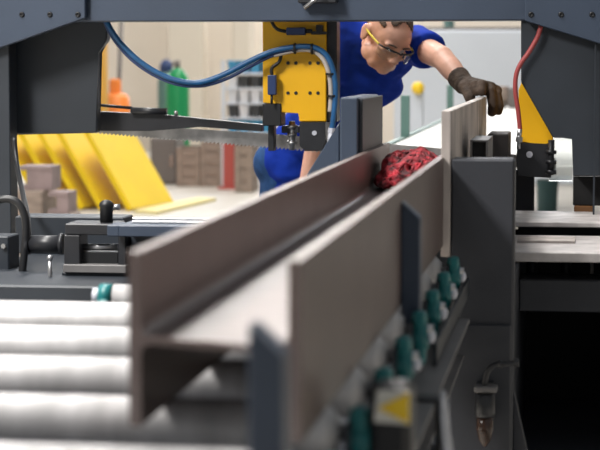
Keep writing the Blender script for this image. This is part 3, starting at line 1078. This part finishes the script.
# green gas cylinder
p = at(178, 184, 22.5)
gc = tag(empty('gas_cylinder', (p.x, 22.5, 0)), 'green gas cylinder standing behind the saw blade', 'gas cylinder')
part('cylinder_body', MB().lathe((p.x, 22.5, 0), (0, 0, 1), [(0, 0.125), (0.02, 0.135), (1.08, 0.135), (1.17, 0.12), (1.24, 0.075), (1.27, 0.04)], 28), 'green_bottle', gc)
part('valve', MB().cyl((p.x, 22.5, 1.27), (p.x, 22.5, 1.36), 0.03).cyl((p.x - 0.06, 22.5, 1.32), (p.x + 0.03, 22.5, 1.32), 0.02), 'cabinet', gc)
p = at(167, 184, 23)
gc = tag(empty('gas_cylinder', (p.x, 23, 0)), 'gas cylinder with a dark blue cap, half hidden behind the green one', 'gas cylinder')
part('cylinder_body', MB().lathe((p.x, 23, 0), (0, 0, 1), [(0, 0.10), (0.02, 0.105), (1.1, 0.105), (1.22, 0.08)], 28), 'green_frame', gc)
part('cylinder_cap', MB().lathe((p.x, 23, 1.22), (0, 0, 1), [(0, 0.08), (0.1, 0.075), (0.15, 0.03)], 24), 'sensor', gc)
# orange barrel and yellow post at the left
p = at(117, 190, 20)
ob = tag(empty('traffic_barrel', (p.x, 20, 0)), 'orange tapered traffic barrel beside the ochre post', 'traffic barrel')
part('barrel_body', MB().lathe((p.x, 20, 0), (0, 0, 1), [(0, 0.2), (0.03, 0.19), (0.85, 0.145), (0.98, 0.13), (1.02, 0.09)], 28), 'orange', ob)
part('handle', MB().box(p.x - 0.07, p.x + 0.05, 19.97, 20.03, 1.0, 1.17, 0.02), 'orange', ob)
a, c = at(95, 60, 19), at(105.5, 60, 19)
tag(obj('steel_post', MB().box(a.x, c.x, 19, 19.12, 0, 1.9, 0.01).box(a.x - 0.08, c.x + 0.08, 18.92, 19.2, 0, 0.02, 0.002), M['ochre']),
    'ochre steel post standing just right of the blade housing', 'post')
tag(obj('pole', MB().cyl((at(114, 100, 21).x, 21, 0), (at(118, 40, 21).x, 21.2, 1.9), 0.025), M['cabinet']), 'thin grey leaning pole behind the orange barrel', 'pole')
# storage rack with bins
YR = 21.0
rk = tag(empty('storage_rack', (at(242, 180, YR).x, YR, 0)), 'open steel rack of storage bins left of the yellow guide arm', 'rack')
xa, xb = at(221, 100, YR).x, at(276, 100, YR).x
for xx in (xa, xb - 0.04):
    for yy in (YR, YR + 0.5):
        part('upright', MB().box(xx, xx + 0.04, yy, yy + 0.04, 0, 1.36, 0.002), 'greypanel', rk)
zs = [0.435 + 0.158 * i for i in range(6)]
for z in zs:
    part('shelf', MB().box(xa, xb, YR + 0.04, YR + 0.5, z - 0.02, z, 0.002), 'greypanel', rk)
bw = (xb - xa - 0.1) / 4
pos = ('outer left', 'left inner', 'right inner', 'outer right')
lev = ('lowest', 'second lowest', 'third lowest', 'third highest', 'second highest', 'top')
cm = {0: ('bin_dark', 'charcoal'), 1: ('bin_blue', 'blue'), 2: ('bin_dark', 'charcoal'), 3: ('bin_white', 'white'), 4: ('bin_dark', 'charcoal'), 5: ('bin_blue', 'blue')}
pro = {}
for j, z in enumerate(zs):
    for i in range(4):
        mm, cn = cm[j]
        if mm == 'bin_dark' and (i * 2 + j) % 5 == 4:
            mm, cn = 'bin_white', 'white'
        x0 = xa + 0.05 + i * bw
        lb = '%s storage bin, %s on the %s shelf of the rack' % (cn, pos[i], lev[j])
        if mm not in pro:
            w, d, h = bw - 0.02, 0.38, 0.13
            b = MB().loft([Vector((0.012, 0.02, 0)), Vector((w - 0.012, 0.02, 0)), Vector((w - 0.012, d, 0)), Vector((0.012, d, 0))],
                          [Vector((0, 0, h)), Vector((w, 0, h)), Vector((w, d, h)), Vector((0, d, h))])
            b.box(-0.004, w + 0.004, -0.004, d + 0.004, h - 0.02, h, 0.004)
            o = obj('storage_bin', b, M[mm], origin=(0, 0, 0))
            pro[mm] = o
        else:
            o = pro[mm].copy()
            COL.objects.link(o)
        o.location = (x0 + 0.01, YR + 0.06, z)
        tag(o, lb, 'storage bin', 'storage bins on the rack')
# cabinets and crates under the blade
a, c = at(150, 150, 21.5), at(176, 150, 21.5)
k = tag(empty('tool_cabinet', ((a.x + c.x) / 2, 21.5, 0)), 'dark grey floor cabinet below the saw blade, left of the crates', 'cabinet')
part('cabinet_body', MB().box(a.x, c.x, 21.52, 22.0, 0, at(160, 138, 21.5).z, 0.01), 'cabinet', k)
d = part('door', MB().box(a.x + 0.01, c.x - 0.01, 21.5, 21.52, 0.03, at(160, 138, 21.5).z - 0.03, 0.004), 'cabinet', k)
part('handle', MB().box(c.x - 0.06, c.x - 0.04, 21.48, 21.5, 0.2, 0.32, 0.002), 'steel', d)
for (x0, x1, yt, lb) in ((177, 200, 146, 'brown wooden crate standing beside the dark grey cabinet'), (201, 222, 141, 'taller wooden crate touching the brick-red post'), (235, 252, 140, 'wooden crate right of the brick-red post, by the worker')):
    a, c = at(x0, 160, 21.2), at(x1, 160, 21.2)
    zt_ = at(x0, yt, 21.2).z
    if x0 == 235:
        a, c, zt_ = at(235, 160, 20.3), at(252, 160, 20.3), 0.5
    Yc = 20.3 if x0 == 235 else 21.2
    b = MB()
    n = 4
    for q in range(n):
        b.box(a.x, c.x, Yc, Yc + 0.45, q * zt_ / n, (q + 1) * zt_ / n - 0.012, 0.003)
    b.box(a.x + 0.01, c.x - 0.01, Yc + 0.02, Yc + 0.43, 0, zt_ - 0.012, 0)
    o = obj('wooden_crate', b, M['crate'])
    tag(o, lb, 'crate', 'wooden crates by the wall')
    for e in (a.x, c.x - 0.05):
        obj('corner_post', MB().box(e, e + 0.05, Yc - 0.02, Yc, 0, zt_ - 0.012, 0.002), M['crate'], o)
a, c = at(223, 160, 20.8), at(234, 160, 20.8)
tag(obj('barrier_post', MB().box(a.x, c.x, 20.8, 20.9, 0, at(228, 138, 20.8).z, 0.008).box(a.x - 0.05, c.x + 0.05, 20.75, 20.95, 0, 0.02, 0.002), M['redpost']), 'short brick-red post between the wooden crates', 'post')

# outfeed table to the right of the worker
ot = tag(empty('outfeed_table', (0.0, 13.5, 0)), 'long white outfeed roller table with dark green edge beyond the worker', 'table')
ex = -0.88
part('edge_rail', MB().box(ex - 0.03, ex, 9.0, 19, 0.86, 0.955, 0.003), 'green_frame', ot)
part('table_bed', MB().box(ex, 1.6, 9.0, 19, 0.84, 0.88, 0.002), 'whitetable', ot)
y = 9.1
while y < 19:
    part('roller', MB().cyl((ex + 0.005, y, 0.90), (1.59, y, 0.90), 0.048, n=14), 'whitetable', ot)
    y += 0.2
for yy, tp in ((10.5, 1.17), (14.3, 1.18)):
    part('guide_post', MB().box(ex - 0.03, ex + 0.015, yy, yy + 0.05, 0.95, tp, 0.003), 'green_frame', ot)
for xx in (ex + 0.02, 1.5):
    for yy in (9.2, 13.8, 18.6):
        part('leg', MB().box(xx, xx + 0.08, yy, yy + 0.08, 0, 0.84, 0.003), 'green_frame', ot)
# grey enclosure and things around the table
a, c = at(394, 60, 22), at(640, 60, 22)
en = tag(empty('machine_enclosure', ((a.x + c.x) / 2, 22.5, 0)), 'big light grey machine enclosure across the back, behind the outfeed table', 'machine')
part('enclosure_body', MB().box(a.x, c.x, 22, 24, 0, at(470, 30, 22).z, 0.02), 'greypanel', en)
part('top_rail', MB().box(a.x, c.x, 22.1, 22.2, at(470, 30, 22).z, at(470, 27, 22).z, 0.004), 'cabinet', en)
part('tank', MB().lathe((at(449, 40, 22.6).x, 22.6, at(449, 30, 22).z), (0, 0, 1), [(0, 0.06), (0.3, 0.06), (0.34, 0.03)], 18), 'green_frame', en)
p = at(418, 88, 17)
v = tag(empty('hand_wheel', (p.x, 17, 0)), 'yellow round valve wheel on a pale stand beside the green post', 'hand wheel')
part('wheel', MB().lathe((p.x, 17.0, p.z), (0, -1, 0), [(-0.04, 0.03), (-0.03, 0.05), (0.0, 0.055), (0.03, 0.04), (0.045, 0.015)], 24), 'label_yellow', v)
part('stand', MB().box(p.x - 0.04, p.x + 0.04, 17.045, 17.12, 0, p.z + 0.03, 0.004), 'greypanel', v)
p = at(500, 108, 17)
mo = tag(empty('gear_motor', (p.x, 17.3, 0.95)), 'grey-brown gear motor lying on the outfeed table, seen right of the glove', 'motor')
part('motor_body', MB().cyl((p.x - 0.08, 17.3, 1.05), (p.x + 0.06, 17.3, 1.05), 0.085, n=24), 'crate', mo)
part('gearbox', MB().box(p.x + 0.06, p.x + 0.14, 17.2, 17.4, 0.95, 1.12, 0.01), 'cabinet', mo)
part('motor_foot', MB().box(p.x - 0.07, p.x + 0.04, 17.22, 17.38, 0.948, 0.98, 0.004), 'cabinet', mo)
p = at(547, 230, 15)
tag(obj('waste_bin', MB().lathe((p.x, 15, 0), (0, 0, 1), [(0, 0.06), (0.01, 0.065), (0.42, 0.08), (0.45, 0.085), (0.47, 0.08)], 20), M['tealbin']),
    'slim grey-teal bin seen under the right blade guide', 'bin')

# ================================================================ LIGHT
w = bpy.data.worlds.new('world')
S.world = w
w.use_nodes = True
w.node_tree.nodes['Background'].inputs['Color'].default_value = (0.90, 0.95, 1.0, 1)
w.node_tree.nodes['Background'].inputs['Strength'].default_value = 0.25


def lamp(name, loc, sx, sy, power, col=(1, 0.97, 0.93)):
    l = bpy.data.lights.new(name, 'AREA')
    l.shape = 'RECTANGLE'
    l.size, l.size_y = sx, sy
    l.energy = power
    l.color = col
    o = bpy.data.objects.new(name, l)
    COL.objects.link(o)
    o.location = loc
    return o


for y, p in ((5.4, 340), (10.0, 330), (15, 210), (20, 230), (25, 250)):
    lamp('overhead_light', (-3.0, y, 6.8), 1.0, 3.0, p)
lamp('overhead_light', (-3.2, 3.0, 4.4), 0.8, 2.0, 450)  # added unseen fill, hung low to brighten the front of the saw
S.view_settings.view_transform = 'Standard'
S.view_settings.look = 'None'
S.view_settings.exposure = 0.22
S.view_settings.gamma = 1.0
S.view_settings.use_curve_mapping = False
